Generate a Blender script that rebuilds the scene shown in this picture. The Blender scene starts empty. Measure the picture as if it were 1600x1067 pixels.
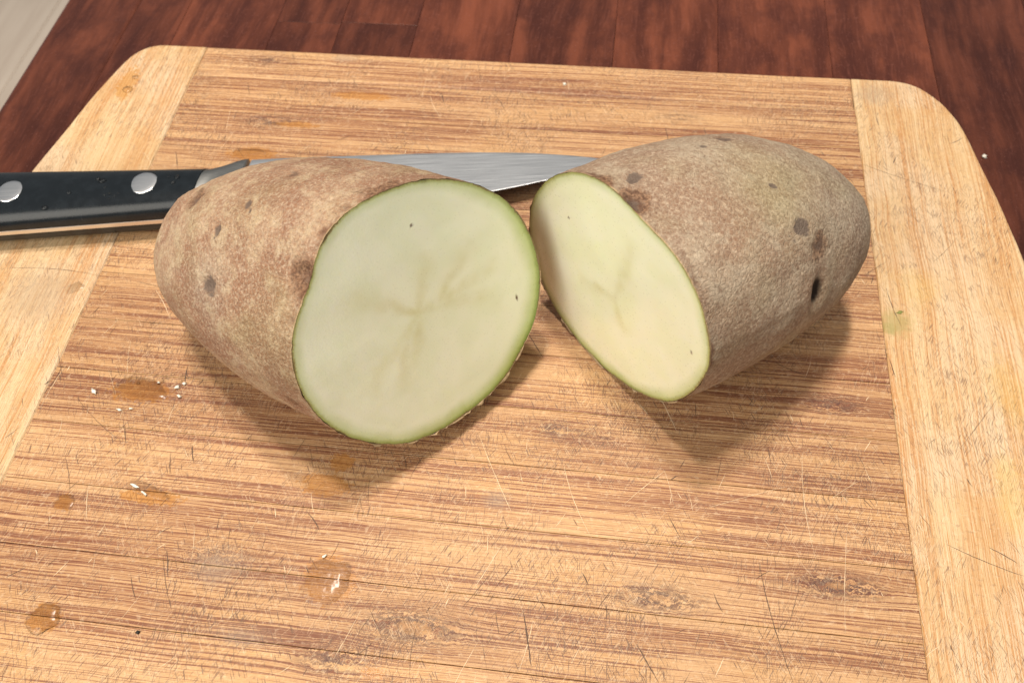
import bpy, bmesh, math, random
import numpy as np
from mathutils import Vector, Matrix, noise as mnoise

random.seed(7)
scene = bpy.context.scene
COL = scene.collection

# ------------------------------------------------------------------ camera
cam_data = bpy.data.cameras.new('camera')
cam = bpy.data.objects.new('camera', cam_data)
COL.objects.link(cam)
cam.matrix_world = Matrix(((0.9918, -0.0808, 0.0993, 0.0272),
                           (0.1215, 0.8383, -0.5315, -0.1453),
                           (-0.0403, 0.5392, 0.8412, 0.2300),
                           (0, 0, 0, 1)))
cam_data.sensor_width = 36.0
cam_data.lens = 30.375
cam_data.clip_start = 0.01
cam_data.clip_end = 50.0
cam_data.dof.use_dof = True
cam_data.dof.focus_distance = 0.235
cam_data.dof.aperture_fstop = 22.0
scene.camera = cam

# ------------------------------------------------------------------ light
world = bpy.data.worlds.new('World')
scene.world = world
world.use_nodes = True
bg = world.node_tree.nodes['Background']
bg.inputs['Color'].default_value = (0.97, 0.99, 1.0, 1)
bg.inputs['Strength'].default_value = 0.245


def lamp(name, loc, target, power, size, colour):
    d = bpy.data.lights.new(name, 'AREA')
    d.shape = 'DISK'
    d.size = size
    d.energy = power
    d.color = colour
    o = bpy.data.objects.new(name, d)
    COL.objects.link(o)
    o.location = loc
    o.rotation_euler = (Vector(target) - Vector(loc)).to_track_quat('-Z', 'Y').to_euler()
    return o


lamp('front_fill_lamp', (-0.116, 0.127, 1.59), (0, 0, 0), 14.5, 0.12, (1.0, 0.89, 0.77))
lamp('front_fill_lamp', (-0.085, 0.360, 1.556), (0, 0, 0), 14.5, 0.12, (1.0, 0.89, 0.77))
lamp('front_fill_lamp', (-0.80, -1.12, 1.08), (0, 0, 0), 26.0, 1.4, (1.0, 0.93, 0.82))  # broad soft fill added at the front left to brighten the cut faces

scene.view_settings.view_transform = 'Standard'
scene.view_settings.look = 'None'
scene.view_settings.gamma = 1.0
scene.view_settings.exposure = 0.0
scene.view_settings.use_curve_mapping = False

cy = scene.cycles
cy.max_bounces = 5
cy.diffuse_bounces = 3
cy.glossy_bounces = 3
cy.transmission_bounces = 2
cy.transparent_max_bounces = 6
cy.caustics_reflective = False
cy.caustics_refractive = False
cy.use_adaptive_sampling = True
cy.adaptive_threshold = 0.02
cy.time_limit = 780

# ------------------------------------------------------------------ helpers
def tag(o, label=None, cat=None, group=None, kind=None):
    if label:
        o['label'] = label
    if cat:
        o['category'] = cat
    if group:
        o['group'] = group
    if kind:
        o['kind'] = kind
    return o


def empty(name, loc):
    o = bpy.data.objects.new(name, None)
    o.empty_display_size = 0.02
    o.location = loc
    COL.objects.link(o)
    return o


def link(name, me, mat, parent=None, loc=None, smooth=True):
    if mat and not me.materials:
        me.materials.append(mat)
    if smooth:
        me.polygons.foreach_set('use_smooth', [True] * len(me.polygons))
    o = bpy.data.objects.new(name, me)
    COL.objects.link(o)
    if parent:
        o.parent = parent
    if loc is not None:
        o.location = loc
    return o


def mesh_of(name, verts, faces):
    me = bpy.data.meshes.new(name)
    me.from_pydata([tuple(v) for v in verts], [], faces)
    me.update()
    return me


def attr(me, name, values):
    a = me.attributes.new(name, 'FLOAT', 'POINT')
    a.data.foreach_set('value', np.asarray(values, dtype=np.float32))


def prism(outline, z0, z1, bev, name, seg=3):
    """closed outline extruded from z0 to z1 with a rounded top and bottom edge"""
    bm = bmesh.new()
    vs = [bm.verts.new((x, y, z1)) for x, y in outline]
    f = bm.faces.new(vs)
    if f.normal.z < 0:
        f.normal_flip()
    bm.normal_update()
    if f.normal.z < 0:
        bmesh.ops.reverse_faces(bm, faces=[f])
    r = bmesh.ops.extrude_face_region(bm, geom=[f])
    nv = [g for g in r['geom'] if isinstance(g, bmesh.types.BMVert)]
    for v in nv:
        v.co.z = z0
    bmesh.ops.recalc_face_normals(bm, faces=bm.faces[:])
    es = [e for e in bm.edges if abs(e.verts[0].co.z - e.verts[1].co.z) < 1e-9]
    bmesh.ops.bevel(bm, geom=es, offset=bev, segments=seg, profile=0.5, affect='EDGES')
    me = bpy.data.meshes.new(name)
    bm.to_mesh(me)
    bm.free()
    return me


class NT:
    """small helper to write node trees as expressions"""
    def __init__(self, name):
        self.mat = bpy.data.materials.new(name)
        self.mat.use_nodes = True
        self.t = self.mat.node_tree
        self.bsdf = self.t.nodes['Principled BSDF']
        self.out = self.t.nodes['Material Output']

    def put(self, sock, v):
        if isinstance(v, bpy.types.NodeSocket):
            self.t.links.new(v, sock)
        elif isinstance(v, tuple) and len(v) == 3 and sock.type == 'RGBA':
            sock.default_value = (*v, 1)
        else:
            sock.default_value = v

    def m(self, op, a, b=None, c=None, clamp=False):
        n = self.t.nodes.new('ShaderNodeMath')
        n.operation = op
        n.use_clamp = clamp
        for i, v in enumerate((a, b, c)):
            if v is not None:
                self.put(n.inputs[i], v)
        return n.outputs[0]

    def add(self, a, b): return self.m('ADD', a, b)
    def sub(self, a, b): return self.m('SUBTRACT', a, b)
    def mul(self, a, b): return self.m('MULTIPLY', a, b)
    def mx(self, a, b): return self.m('MAXIMUM', a, b)

    def step(self, v, a, b, lo=0.0, hi=1.0):
        n = self.t.nodes.new('ShaderNodeMapRange')
        n.interpolation_type = 'SMOOTHSTEP'
        self.put(n.inputs['Value'], v)
        self.put(n.inputs['From Min'], a)
        self.put(n.inputs['From Max'], b)
        n.inputs['To Min'].default_value = lo
        n.inputs['To Max'].default_value = hi
        return n.outputs[0]

    def xyz(self, x, y, z=0.0):
        n = self.t.nodes.new('ShaderNodeCombineXYZ')
        for i, v in enumerate((x, y, z)):
            self.put(n.inputs[i], v)
        return n.outputs[0]

    def sep(self, v):
        n = self.t.nodes.new('ShaderNodeSeparateXYZ')
        self.put(n.inputs[0], v)
        return n.outputs

    def coord(self, which='Object'):
        return self.t.nodes.new('ShaderNodeTexCoord').outputs[which]

    def scale(self, v, s):
        n = self.t.nodes.new('ShaderNodeVectorMath')
        n.operation = 'SCALE'
        self.put(n.inputs[0], v)
        n.inputs['Scale'].default_value = s
        return n.outputs[0]

    def noise(self, v, scale=1.0, detail=2.0, rough=0.5, dist=0.0):
        n = self.t.nodes.new('ShaderNodeTexNoise')
        self.put(n.inputs['Vector'], v)
        n.inputs['Scale'].default_value = scale
        n.inputs['Detail'].default_value = detail
        n.inputs['Roughness'].default_value = rough
        n.inputs['Distortion'].default_value = dist
        return n.outputs[0]

    def n2(self, u, v, detail=2.0, rough=0.5, out=0):
        n = self.t.nodes.new('ShaderNodeTexNoise')
        n.noise_dimensions = '2D'
        self.put(n.inputs['Vector'], self.xyz(u, v))
        n.inputs['Scale'].default_value = 1.0
        n.inputs['Detail'].default_value = detail
        n.inputs['Roughness'].default_value = rough
        return n.outputs[out]

    def voronoi(self, v, scale=1.0, feature='F1', rand=1.0):
        n = self.t.nodes.new('ShaderNodeTexVoronoi')
        n.feature = feature
        self.put(n.inputs['Vector'], v)
        n.inputs['Scale'].default_value = scale
        n.inputs['Randomness'].default_value = rand
        return n.outputs['Distance']

    def mix(self, f, a, b, blend='MIX'):
        n = self.t.nodes.new('ShaderNodeMix')
        n.data_type = 'RGBA'
        n.blend_type = blend
        self.put(n.inputs['Factor'], f)
        self.put(n.inputs['A'] if False else n.inputs[6], a)
        self.put(n.inputs[7], b)
        return n.outputs[2]

    def attr(self, name, kind='GEOMETRY'):
        n = self.t.nodes.new('ShaderNodeAttribute')
        n.attribute_type = kind
        n.attribute_name = name
        return n.outputs['Fac']

    def bump(self, h, strength, dist, normal=None):
        n = self.t.nodes.new('ShaderNodeBump')
        n.inputs['Strength'].default_value = strength
        n.inputs['Distance'].default_value = dist
        self.put(n.inputs['Height'], h)
        if normal:
            self.put(n.inputs['Normal'], normal)
        return n.outputs[0]

    def set(self, **kw):
        for k, v in kw.items():
            self.put(self.bsdf.inputs[k.replace('_', ' ')], v)
        return self.mat


# ------------------------------------------------------------------ materials
# knots of the bamboo nodes, mm: x, y, half length, half width, strength
KNOTS = [(48.5, -76.2, 13, 4.5, 1.0), (95.1, -67.7, 14, 4.5, 1.0), (98.4, -12.9, 10, 4.0, .8), (17.0, -29.3, 8, 3.0, .8),
         (-15.0, -91.0, 15, 5.5, 1.1), (-34.3, -101.2, 11, 4.5, .9), (-113.7, 125.1, 10, 3.5, .8), (50.1, 105.3, 8, 2.5, .8),
         (-104.1, 90.7, 13, 3.5, .9), (30.0, -30.0, 5, 2.5, .7), (-72, -78, 15, 5, .5), (-70, 20, 8, 3, .7)]
# places wet with water or juice, mm: x, y, half length, half width
WET = [(-114.3, -99.4, 5.2, 4.3), (-40.5, -81.5, 8.0, 7.5), (-113.0, -29.0, 11, 5.0), (-99.0, -63.0, 10.0, 2.6), (-122.4, -67.3, 4.0, 3.5),
       (-47.3, -54.0, 9, 4.0), (-23.0, -103.0, 5.0, 3.0), (-109.5, 73.0, 12, 4.0), (-73.7, 107.4, 15, 2.6), (-94.5, 90.0, 10, 2.2),
       (-44.0, -46.5, 4.0, 3.0), (-168.5, 106.0, 4.5, 11.0)]
# stains: x, y, rx, ry, kind (0 green, 1 yellow, 2 grey)
STAINS = [(119.5, 19.0, 5.5, 5.5, 0), (117.0, 16.0, 2.5, 2.5, 0), (149.0, -3.0, 5.5, 24, 1), (143.5, -35, 4, 16, 1), (128.0, 33.0, 8, 10, 1), (124.0, 124.0, 8.0, 6.0, 2),
          (2.5, -53.0, 4.5, 3.2, 2), (-84.0, 128.5, 5, 2, 2), (-72.0, -81.0, 9, 7, 2), (-160.0, 3.0, 15, 15, 2), (-60.0, -98.0, 14, 4, 2)]


XLm, XRm = -143.4, 115.2


def bamboo(name, along_y):
    k = NT(name)
    x, y, z = k.sep(k.scale(k.coord(), 1000.0))
    seed = k.attr('seed', 'OBJECT')
    tone = k.attr('tone', 'OBJECT')
    u, v = (y, x) if along_y else (x, y)
    s7 = k.mul(seed, 7.3)
    u0 = u
    low = k.t.nodes.new('ShaderNodeSeparateColor')     # three slow fields in one
    k.put(low.inputs[0], k.n2(k.mul(x, .028), k.mul(y, .028), 2, .55, 1))
    wob, big, patch = low.outputs
    v0 = k.add(v, k.mul(k.sub(wob, .5), 1.0 if not along_y else 2.5))
    kn = None
    if not along_y:
        for (kx, ky, rx, ry, s) in KNOTS:
            dx = k.mul(k.sub(x, kx), 1.15 / rx)
            dy = k.mul(k.sub(y, ky), 1.2 / ry)
            w = k.mul(k.m('EXPONENT', k.mul(k.add(k.mul(dx, dx), k.mul(dy, dy)), -1.0)), s)
            v0 = k.sub(v0, k.mul(k.mul(k.sub(y, ky), w), .6))
            kn = w if kn is None else k.add(kn, w)
    spt = k.t.nodes.new('ShaderNodeSeparateColor')
    k.put(spt.inputs[0], k.n2(k.mul(x, .55), k.mul(y, .75), 3, .65, 1))
    sp, turb, blot = spt.outputs
    if kn is not None:
        v0 = k.add(v0, k.mul(k.mul(k.sub(turb, .5), kn), 3.2))
    # fibre bundles of three widths
    dens = k.n2(k.add(k.mul(u0, .006), s7), k.mul(v0, .15), 2)
    n1 = k.n2(k.add(k.mul(u0, .012), s7), k.add(k.mul(v0, 2.0), 40), 2, .5)
    n2 = k.n2(k.add(k.mul(u0, .017), s7), k.add(k.mul(v0, 4.0), 90), 1, .5)
    n3 = k.n2(k.add(k.mul(u0, .09), s7), k.add(k.mul(v0, 6.0), 170), 1, .6)
    dd = k.sub(dens, .5)
    if along_y:
        base = k.mix(k.step(dens, .35, .65), (.66, .475, .262), (.59, .38, .178))
        base = k.mix(k.mul(k.step(big, .45, .7), .8), base, (.66, .50, .33))
        f1, f2 = (.50, .235, .075), (.50, .265, .105)
        a1 = k.mul(k.step(k.add(n1, k.mul(dd, .40)), .58, .615), .80)
        a2 = k.mul(k.step(k.add(n2, k.mul(dd, .3)), .555, .63), .75)
        cf, cl = (.40, .22, .10), (.80, .66, .46)
    else:
        base = k.mix(k.step(dens, .35, .65), (.575, .345, .168), (.515, .285, .128))
        base = k.mix(k.mul(k.step(big, .45, .68), .8), base, (.555, .318, .136))
        f1, f2 = (.190, .060, .028), (.245, .090, .042)
        a1 = k.mul(k.step(k.add(n1, k.mul(dd, .45)), .560, .585), .93)
        a2 = k.mul(k.step(k.add(n2, k.mul(dd, .40)), .58, .615), .80)
        cf, cl = (.25, .110, .052), (.72, .48, .27)
    c = k.mix(a2, base, f2)
    c = k.mix(a1, c, f1)
    c = k.mix(k.mul(k.step(n3, .50, .72), .42), c, cf)
    c = k.mix(k.mul(k.step(n3, .48, .28), .38), c, cl)
    if kn is not None:
        kd = k.mul(k.m('MINIMUM', kn, 1.0), k.step(k.n2(k.mul(x, .15), k.mul(v0, 1.9), 2, .6), .40, .56))
        c = k.mix(k.mul(kd, .96), c, (.075, .034, .030))
        c = k.mix(k.mul(k.step(kn, .90, 1.0), .6), c, (.47, .25, .10))
    c = k.mix(k.mul(k.step(sp, .57, .75), .38), c, (.25, .145, .085))
    c = k.mix(k.mul(k.step(blot, .55, .75), .30), c, (.78, .60, .40))
    # fine knife hatch in several directions
    hb = None
    for i, (ang, su, sv, thr, dark) in enumerate(((63, .22, 3.6, .645, 1), (69, .20, 3.4, .66, 0), (118, .20, 3.4, .665, 1), (126, .18, 3.8, .67, 0), (92, .16, 3.4, .665, 1), (48, .22, 4.0, .68, 0))):
        ca, sa = math.cos(math.radians(ang)), math.sin(math.radians(ang))
        p = k.add(k.mul(x, ca * su), k.mul(y, sa * su))
        q = k.add(k.add(k.mul(x, -sa * sv), k.mul(y, ca * sv)), k.mul(wob, 2.0))
        h = k.step(k.n2(k.add(p, 31.0 * i), q, 1, .5), thr, thr + .05)
        h = k.mul(h, k.step((patch, wob, big)[i % 3], .42, .58))
        c = k.mix(k.mul(h, (.62 if along_y else .82) if dark else .34), c, (.15, .08, .048) if dark else (.76, .57, .37))
        hb = h if hb is None else k.mx(hb, h)
    # stains
    sw = k.mul(k.sub(k.add(k.mul(turb, .4), k.mul(big, .6)), .5), 2.6)
    for (sx, sy, rx, ry, kind) in STAINS:
        if (XLm < sx < XRm) == along_y:
            continue
        dx = k.mul(k.sub(x, sx), 1 / rx)
        dy = k.mul(k.sub(y, sy), 1 / ry)
        r = k.add(k.m('SQRT', k.add(k.mul(dx, dx), k.mul(dy, dy))), sw)
        w = k.step(r, 1.25, .25)
        col = ((.33, .29, .10), (.66, .45, .09), (.30, .24, .19))[kind]
        c = k.mix(k.mul(w, (.55, .22, .35)[kind]), c, col)
    wet = None
    ww = k.add(.12, k.mul(k.sub(k.add(k.mul(wob, .5), k.mul(turb, .5)), .5), 2.6))
    for (sx, sy, rx, ry) in WET:
        if (XLm < sx < XRm) == along_y:
            continue
        dx = k.mul(k.sub(x, sx), 1 / rx)
        dy = k.mul(k.sub(y, sy), 1 / ry)
        r = k.add(k.m('SQRT', k.add(k.mul(dx, dx), k.mul(dy, dy))), ww)
        w = k.step(r, 1.1, .8)
        wet = w if wet is None else k.mx(wet, w)
    c = k.mix(k.mul(wet, .9), c, k.mix(.38, k.mix(1.0, c, (.92, .74, .50), 'MULTIPLY'), (.52, .25, .065)))
    c = k.mix(1.0, c, k.mix(tone, (.87, .84, .82), (1.05, 1.05, 1.04)), 'MULTIPLY')
    hgt = k.sub(k.n2(k.mul(u0, .35), k.mul(v, 4.0), 1, .6), k.mul(sp, -.6))
    rough = k.add(k.mul(wet, -.25), k.add(.48, k.mul(sp, .12)))
    nrm = k.bump(hgt, .6, .00014)
    return k.set(Base_Color=c, Roughness=rough, Normal=nrm, Specular_IOR_Level=.4)


def plain(name, col, rough=.5, metal=0.0, spec=.5):
    k = NT(name)
    return k.set(Base_Color=col, Roughness=rough, Metallic=metal, Specular_IOR_Level=spec)


def table_wood():
    k = NT('dark_table_wood')
    x, y, z = k.sep(k.scale(k.coord(), 1000.0))
    seed = k.attr('seed', 'OBJECT')
    tone = k.attr('tone', 'OBJECT')
    wob = k.mul(k.sub(k.noise(k.xyz(k.mul(x, .03), k.mul(y, .012), seed), 1, 3), .5), 16.0)
    xx = k.add(x, wob)
    g = k.noise(k.xyz(k.mul(xx, .12), k.mul(y, .016), seed), 1, 4, .6)
    fine = k.noise(k.xyz(k.mul(xx, 1.4), k.mul(y, .09), seed), 1, 3, .65)
    blot = k.noise(k.xyz(k.mul(x, .06), k.mul(y, .045), k.add(seed, 3.0)), 1, 4, .6)
    spk = k.noise(k.xyz(k.mul(x, .8), k.mul(y, .5), seed), 1, 3, .7)
    c = k.mix(k.step(g, .30, .75), (.062, .017, .010), (.175, .052, .027))
    c = k.mix(k.mul(k.step(blot, .42, .66), .65), c, (.050, .014, .010))
    c = k.mix(k.mul(k.step(fine, .50, .75), .35), c, (.20, .070, .048))
    c = k.mix(k.mul(k.step(spk, .55, .75), .35), c, (.17, .062, .045))
    c = k.mix(1.0, c, k.mix(tone, (.72, .70, .72), (1.22, 1.18, 1.14)), 'MULTIPLY')
    rough = k.add(.16, k.mul(spk, .18))
    return k.set(Base_Color=c, Roughness=rough, Normal=k.bump(k.add(fine, spk), .25, .00015), Specular_IOR_Level=.35)


def floor_wood():
    k = NT('pale_floor_wood')
    x, y, z = k.sep(k.coord())
    seed = k.attr('seed', 'OBJECT')
    g = k.noise(k.xyz(k.mul(x, 30), k.mul(y, 2.0), seed), 1, 4, .6)
    b = k.noise(k.xyz(k.mul(x, 6), k.mul(y, 3.0), seed), 1, 3, .6)
    c = k.mix(k.step(g, .3, .7), (.70, .57, .46), (.86, .73, .60))
    c = k.mix(k.mul(k.step(b, .4, .7), .5), c, (.68, .56, .45))
    return k.set(Base_Color=c, Roughness=.45)


def potato_skin(name, warm):
    k = NT(name)
    p = k.scale(k.coord(), 1000.0)
    edge = k.attr('edge')
    spot = k.attr('spot')
    pit = k.attr('pit')
    grey = k.attr('grey')
    olive = k.attr('olive')
    big = k.noise(p, .06, 3, .6)
    med = k.noise(p, .22, 4, .65)
    fine = k.noise(p, 1.1, 4, .7)
    net = k.voronoi(k.xyz(*[k.add(s, k.mul(fine, 1.2)) for s in k.sep(p)]), .75, 'DISTANCE_TO_EDGE')
    grain = k.noise(p, 3.2, 2, .6)
    tan, brown, beige = ((.395, .245, .150), (.295, .155, .090), (.540, .420, .265)) if warm else ((.380, .275, .185), (.300, .188, .120), (.460, .380, .275))
    c = k.mix(k.step(big, .42, .58), brown, tan)
    c = k.mix(k.mul(k.step(k.add(med, k.mul(k.sub(big, .5), .5)), .47, .68), .60), c, beige)
    c = k.mix(k.mul(k.step(fine, .51, .64), .60), c, (.58, .45, .32))
    c = k.mix(k.mul(k.step(fine, .46, .33), .70), c, (.19, .095, .058))
    c = k.mix(k.mul(k.step(net, .12, .02), .30), c, (.46, .37, .28))
    c = k.mix(k.mul(k.step(grain, .60, .72), .30), c, (.12, .065, .042))
    c = k.mix(k.mul(grey, .55), c, k.mix(k.step(fine, .35, .65), (.23, .19, .145), (.43, .38, .30)))
    c = k.mix(k.mul(olive, .60), c, k.mix(k.step(fine, .35, .65), (.23, .20, .085), (.36, .31, .15)))
    rg = k.mul(k.step(k.add(edge, k.mul(k.sub(med, .5), 9.0)), 2.6, .3), k.step(big, .46, .60))
    c = k.mix(k.mul(rg, .8), c, (.12, .050, .026))
    c = k.mix(k.mul(k.step(k.add(edge, k.mul(k.sub(fine, .5), 1.0)), .55, .1), .75), c, (.50, .36, .20))
    br = k.step(k.add(k.attr('brown'), k.mul(k.sub(med, .5), 1.3)), .25, .6)
    c = k.mix(k.mul(br, .75), c, k.mix(k.step(fine, .4, .6), (.085, .036, .020), (.26, .135, .07)))
    sr = k.step(k.add(spot, k.mul(k.sub(fine, .5), .7)), .32, .55)
    c = k.mix(k.mul(sr, .85), c, (.125, .092, .074))
    c = k.mix(pit, c, (.012, .007, .005))
    hgt = k.add(k.add(k.mul(fine, 1.0), k.mul(k.step(net, .0, .2), .35)), k.mul(grain, .35))
    return k.set(Base_Color=c, Roughness=.72, Specular_IOR_Level=.25, Normal=k.bump(hgt, .85 if warm else .75, .00034))


def potato_flesh(name, core, mid):
    k = NT(name)
    p = k.scale(k.coord(), 1000.0)
    rim = k.attr('rim')
    green = k.attr('green')
    star = k.attr('star')
    dot = k.attr('dot')
    n = k.noise(p, .10, 2, .5)
    f = k.noise(p, 1.6, 2, .6)
    c = k.mix(k.step(n, .35, .65), core, mid)
    c = k.mix(k.mul(star, .62), c, (.58, .54, .22))
    c = k.mix(k.mul(k.step(f, .5, .8), .15), c, (.86, .84, .68))
    wide = k.step(k.add(rim, k.mul(k.sub(n, .5), 4.0)), k.add(2.0, k.mul(green, 5.0)), 0.0)
    c = k.mix(k.mul(wide, k.add(.28, k.mul(green, .62))), c, (.38, .48, .11))
    thin = k.step(k.add(rim, k.mul(k.sub(f, .5), .5)), k.add(.8, k.mul(green, 1.3)), .1)
    c = k.mix(k.mul(thin, .80), c, k.mix(green, (.44, .42, .10), (.15, .23, .03)))
    c = k.mix(k.mul(k.step(k.add(k.add(rim, k.mul(k.sub(f, .5), 1.2)), k.mul(k.sub(n, .5), 2.0)), .35, .0), .75), c, (.20, .12, .05))
    c = k.mix(dot, c, (.10, .05, .02))
    spark = k.voronoi(p, .8)
    rough = k.sub(.36, k.mul(k.step(spark, .25, .08), .22))
    k.bsdf.subsurface_method = 'RANDOM_WALK'
    k.set(Base_Color=c, Roughness=rough, Subsurface_Weight=.35, Subsurface_Scale=.0022, Specular_IOR_Level=.5, Coat_Weight=.5, Coat_Roughness=.12,
          Normal=k.bump(k.add(f, k.add(k.mul(k.noise(p, .35, 2, .5), .35), k.mul(k.noise(k.xyz(*[k.mul(s, q_) for s, q_ in zip(k.sep(p), (.12, .12, 2.2))]), 1, 2, .5), .22))), .15, .00025))
    k.bsdf.inputs['Subsurface Radius'].default_value = (1.0, .85, .45)
    return k.mat


def water():
    k = NT('clear_water')
    k.t.nodes.remove(k.bsdf)
    tr = k.t.nodes.new('ShaderNodeBsdfTransparent')
    tr.inputs[0].default_value = (.985, .97, .95, 1)
    gl = k.t.nodes.new('ShaderNodeBsdfGlossy')
    gl.inputs['Roughness'].default_value = .22
    fr = k.t.nodes.new('ShaderNodeFresnel')
    fr.inputs['IOR'].default_value = 1.36
    nrm = k.bump(k.noise(k.scale(k.coord(), 1000.0), .45, 1, .5), .35, .0006)
    k.put(fr.inputs['Normal'], nrm)
    k.put(gl.inputs['Normal'], nrm)
    ms = k.t.nodes.new('ShaderNodeMixShader')
    k.put(ms.inputs[0], fr.outputs[0])
    k.put(ms.inputs[1], tr.outputs[0])
    k.put(ms.inputs[2], gl.outputs[0])
    k.put(k.out.inputs['Surface'], ms.outputs[0])
    return k.mat


def steel(name, rough, col, brushed):
    k = NT(name)
    x, y, z = k.sep(k.scale(k.coord(), 1000.0))
    p = k.add(x, k.mul(y, .18))
    q = k.sub(y, k.mul(x, .16))
    b = k.noise(k.xyz(k.mul(p, .05), k.mul(q, 3.2)), 1, 3, .6)
    cl = k.noise(k.xyz(k.mul(x, .10), k.mul(q, .22)), 1, 4, .6)
    c = k.mix(k.step(b, .35, .7), col, tuple(min(1, i * 1.25) for i in col))
    s1 = k.step(k.noise(k.xyz(k.mul(k.add(x, q), .10), k.mul(k.sub(x, q), 2.2), 4.0), 1, 2), .68, .73)
    c = k.mix(k.mul(s1, .5 * brushed), c, (.95, .95, .95))
    r = k.add(rough, k.mul(k.sub(b, .5), .18 * brushed))
    return k.set(Base_Color=c, Metallic=1.0, Roughness=r, Normal=k.bump(k.add(b, k.mul(cl, .25)), .25 * brushed, .00010))


def handle_black():
    k = NT('black_handle_plastic')
    p = k.scale(k.coord(), 1000.0)
    n = k.noise(p, .25, 4, .6)
    f = k.noise(p, 3.0, 2, .6)
    c = k.mix(k.step(n, .4, .7), (.007, .010, .013), (.010, .014, .018))
    return k.set(Base_Color=c, Roughness=k.add(.22, k.mul(n, .08)), Normal=k.bump(f, .12, .0001), Specular_IOR_Level=.36)


M = {
    'bamboo': bamboo('bamboo_across', False), 'bamboo_end': bamboo('bamboo_end', True), 'table': table_wood(), 'floor': floor_wood(),
    'skin_l': potato_skin('russet_skin_warm', True), 'skin_r': potato_skin('russet_skin_grey', False),
    'flesh_l': potato_flesh('potato_flesh_shaded', (.83, .86, .68), (.79, .835, .63)), 'flesh_r': potato_flesh('potato_flesh_lit', (.91, .935, .71), (.88, .915, .65)),  # same flesh twice; the right face's stronger light is put into its colour
    'water': water(), 'blade': steel('blade_steel', .34, (.66, .68, .70), 1.0), 'rivet': steel('rivet_steel', .30, (.80, .82, .84), .5),
    'bolster': steel('bolster_steel', .46, (.24, .245, .24), .6), 'tang': plain('tang_steel', (.80, .76, .72), .40, 1.0), 'handle': handle_black(),
    'score_dark': plain('score_dark', (.10, .060, .040), .8), 'score_light': plain('score_light', (.74, .56, .36), .7),
    'crumb': plain('white_crumb_glint', (.80, .78, .68), .3), 'speck': plain('black_speck', (.015, .012, .010), .7), 'herb': plain('green_fleck', (.20, .22, .05), .6),
    'peel': plain('peel_flake', (.34, .235, .13), .75),
}

# ------------------------------------------------------------------ the setting: floor, table
def plank_mesh(x0, x1, y0, y1, z0, z1, bev, name):
    return prism([(x0, y0), (x1, y0), (x1, y1), (x0, y1)], z0, z1, bev, name, 2)


rng = random.Random(3)
floor = link('floor', plank_mesh(-2.2, 2.2, -2.2, 2.6, -.84, -.800, .001, 'floor'), M['floor'], smooth=False)
tag(floor, kind='structure')
for i in range(-9, 12):
    for j in range(-1, 2):
        x0 = -.92 + i * .14 + .0006
        y0 = j * 1.6 + (i % 3) * .5 - .9
        o = link('floor_board', plank_mesh(x0, x0 + .1388, y0, y0 + 1.5985, -.7995, -.785, .0012, 'floor_board'), M['floor'], floor, smooth=False)
        o['seed'] = rng.random() * 40

TZ = -.0185
table = empty('dining_table', (.15, -.05, -.785))
tag(table, 'dark reddish brown wooden table top under the bamboo cutting board', 'table')
toff = (-.15, .05, .785)
xs = [-.2352, -.1990, -.1745, -.1300, -.1000, -.065, -.021, .0235, .0680, .1150, .1565, .200, .245, .290, .335, .38, .425, .47]
for i in range(len(xs) - 1):
    cuts = [-.62]
    yj = -.62 + rng.uniform(.10, .40)
    while yj < .62:
        cuts.append(yj)
        yj += rng.uniform(.28, .55)
    cuts.append(.66)
    if i in (3, 4):
        cuts = [-.62, -.25, .1735 + (i - 3) * .0014, .66]
    if 5 <= i <= 10:
        cuts = [c for c in cuts if not (.05 < c < .33)]
    for a, b in zip(cuts[:-1], cuts[1:]):
        if b - a < .02:
            continue
        o = link('plank', plank_mesh(xs[i] + .00006, xs[i + 1] - .00006, a + .00006, b - .00006, TZ - .028, TZ, .00012 if i else .0016, 'plank'),
                 M['table'], table, toff, smooth=False)
        o['seed'] = rng.random() * 60
        o['tone'] = rng.random() * .8 + (.2 if 5 <= i <= 9 else 0)
        if i >= 10:
            o['tone'] = .12

# ------------------------------------------------------------------ cutting board
board = empty('cutting_board', (-.014, -.014, TZ))
tag(board, 'worn rectangular bamboo cutting board with rounded corners and two paler end strips', 'cutting board')
boff = (.014, .014, -TZ)
XL, XR, YB, YC = -.14345, .11525, .1318, -.014
seams = [YB]
for w in (17.5, 20.2, 18.6, 21.0, 19.0, 20.5, 18.0, 21.5, 19.6, 36.9 - 0.2, 20.8, 18.7, 21.2):
    seams.append(seams[-1] - w / 1000)
seams = [YB, .1142, .0945, .0755, .0548, .0352, .0148, -.0040, -.0232, -.0420, -.0612, -.0805, -.0990, -.1190, -.1400, -.1598]
rng = random.Random(11)
for i in range(len(seams) - 1):
    y1, y0 = seams[i], seams[i + 1]
    dz = rng.uniform(-.00006, .00001)
    me = plank_mesh(XL + .00005, XR - .00005, y0 + .00007, y1 - .00007, TZ + .0003, dz, .00016 if 0 < i < len(seams) - 2 else .0011, 'strip')
    o = link('strip', me, M['bamboo'], board, boff, smooth=False)
    o['seed'] = rng.random() * 30
    o['tone'] = rng.uniform(.15, .95)
OL = [(-.1606, .1318), (-.1645, .1313), (-.1683, .1298), (-.1718, .1268), (-.1744, .1222), (-.1768, .1145), (-.1790, .1060), (-.1812, .0965), (-.1840, .0800),
      (-.1864, .0680), (-.1886, .0560), (-.1915, .0360), (-.1930, .0150), (-.1935, -.014)]
OR = [(.1268, .1318), (.1312, .1317), (.1356, .1308), (.1395, .1290), (.1428, .1262), (.1470, .1212), (.1500, .1156), (.1524, .1096), (.1544, .1010), (.1562, .0910),
      (.1580, .0815), (.1596, .0735), (.1616, .0600), (.1633, .0475), (.1648, .0250), (.1655, -.014)]


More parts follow.
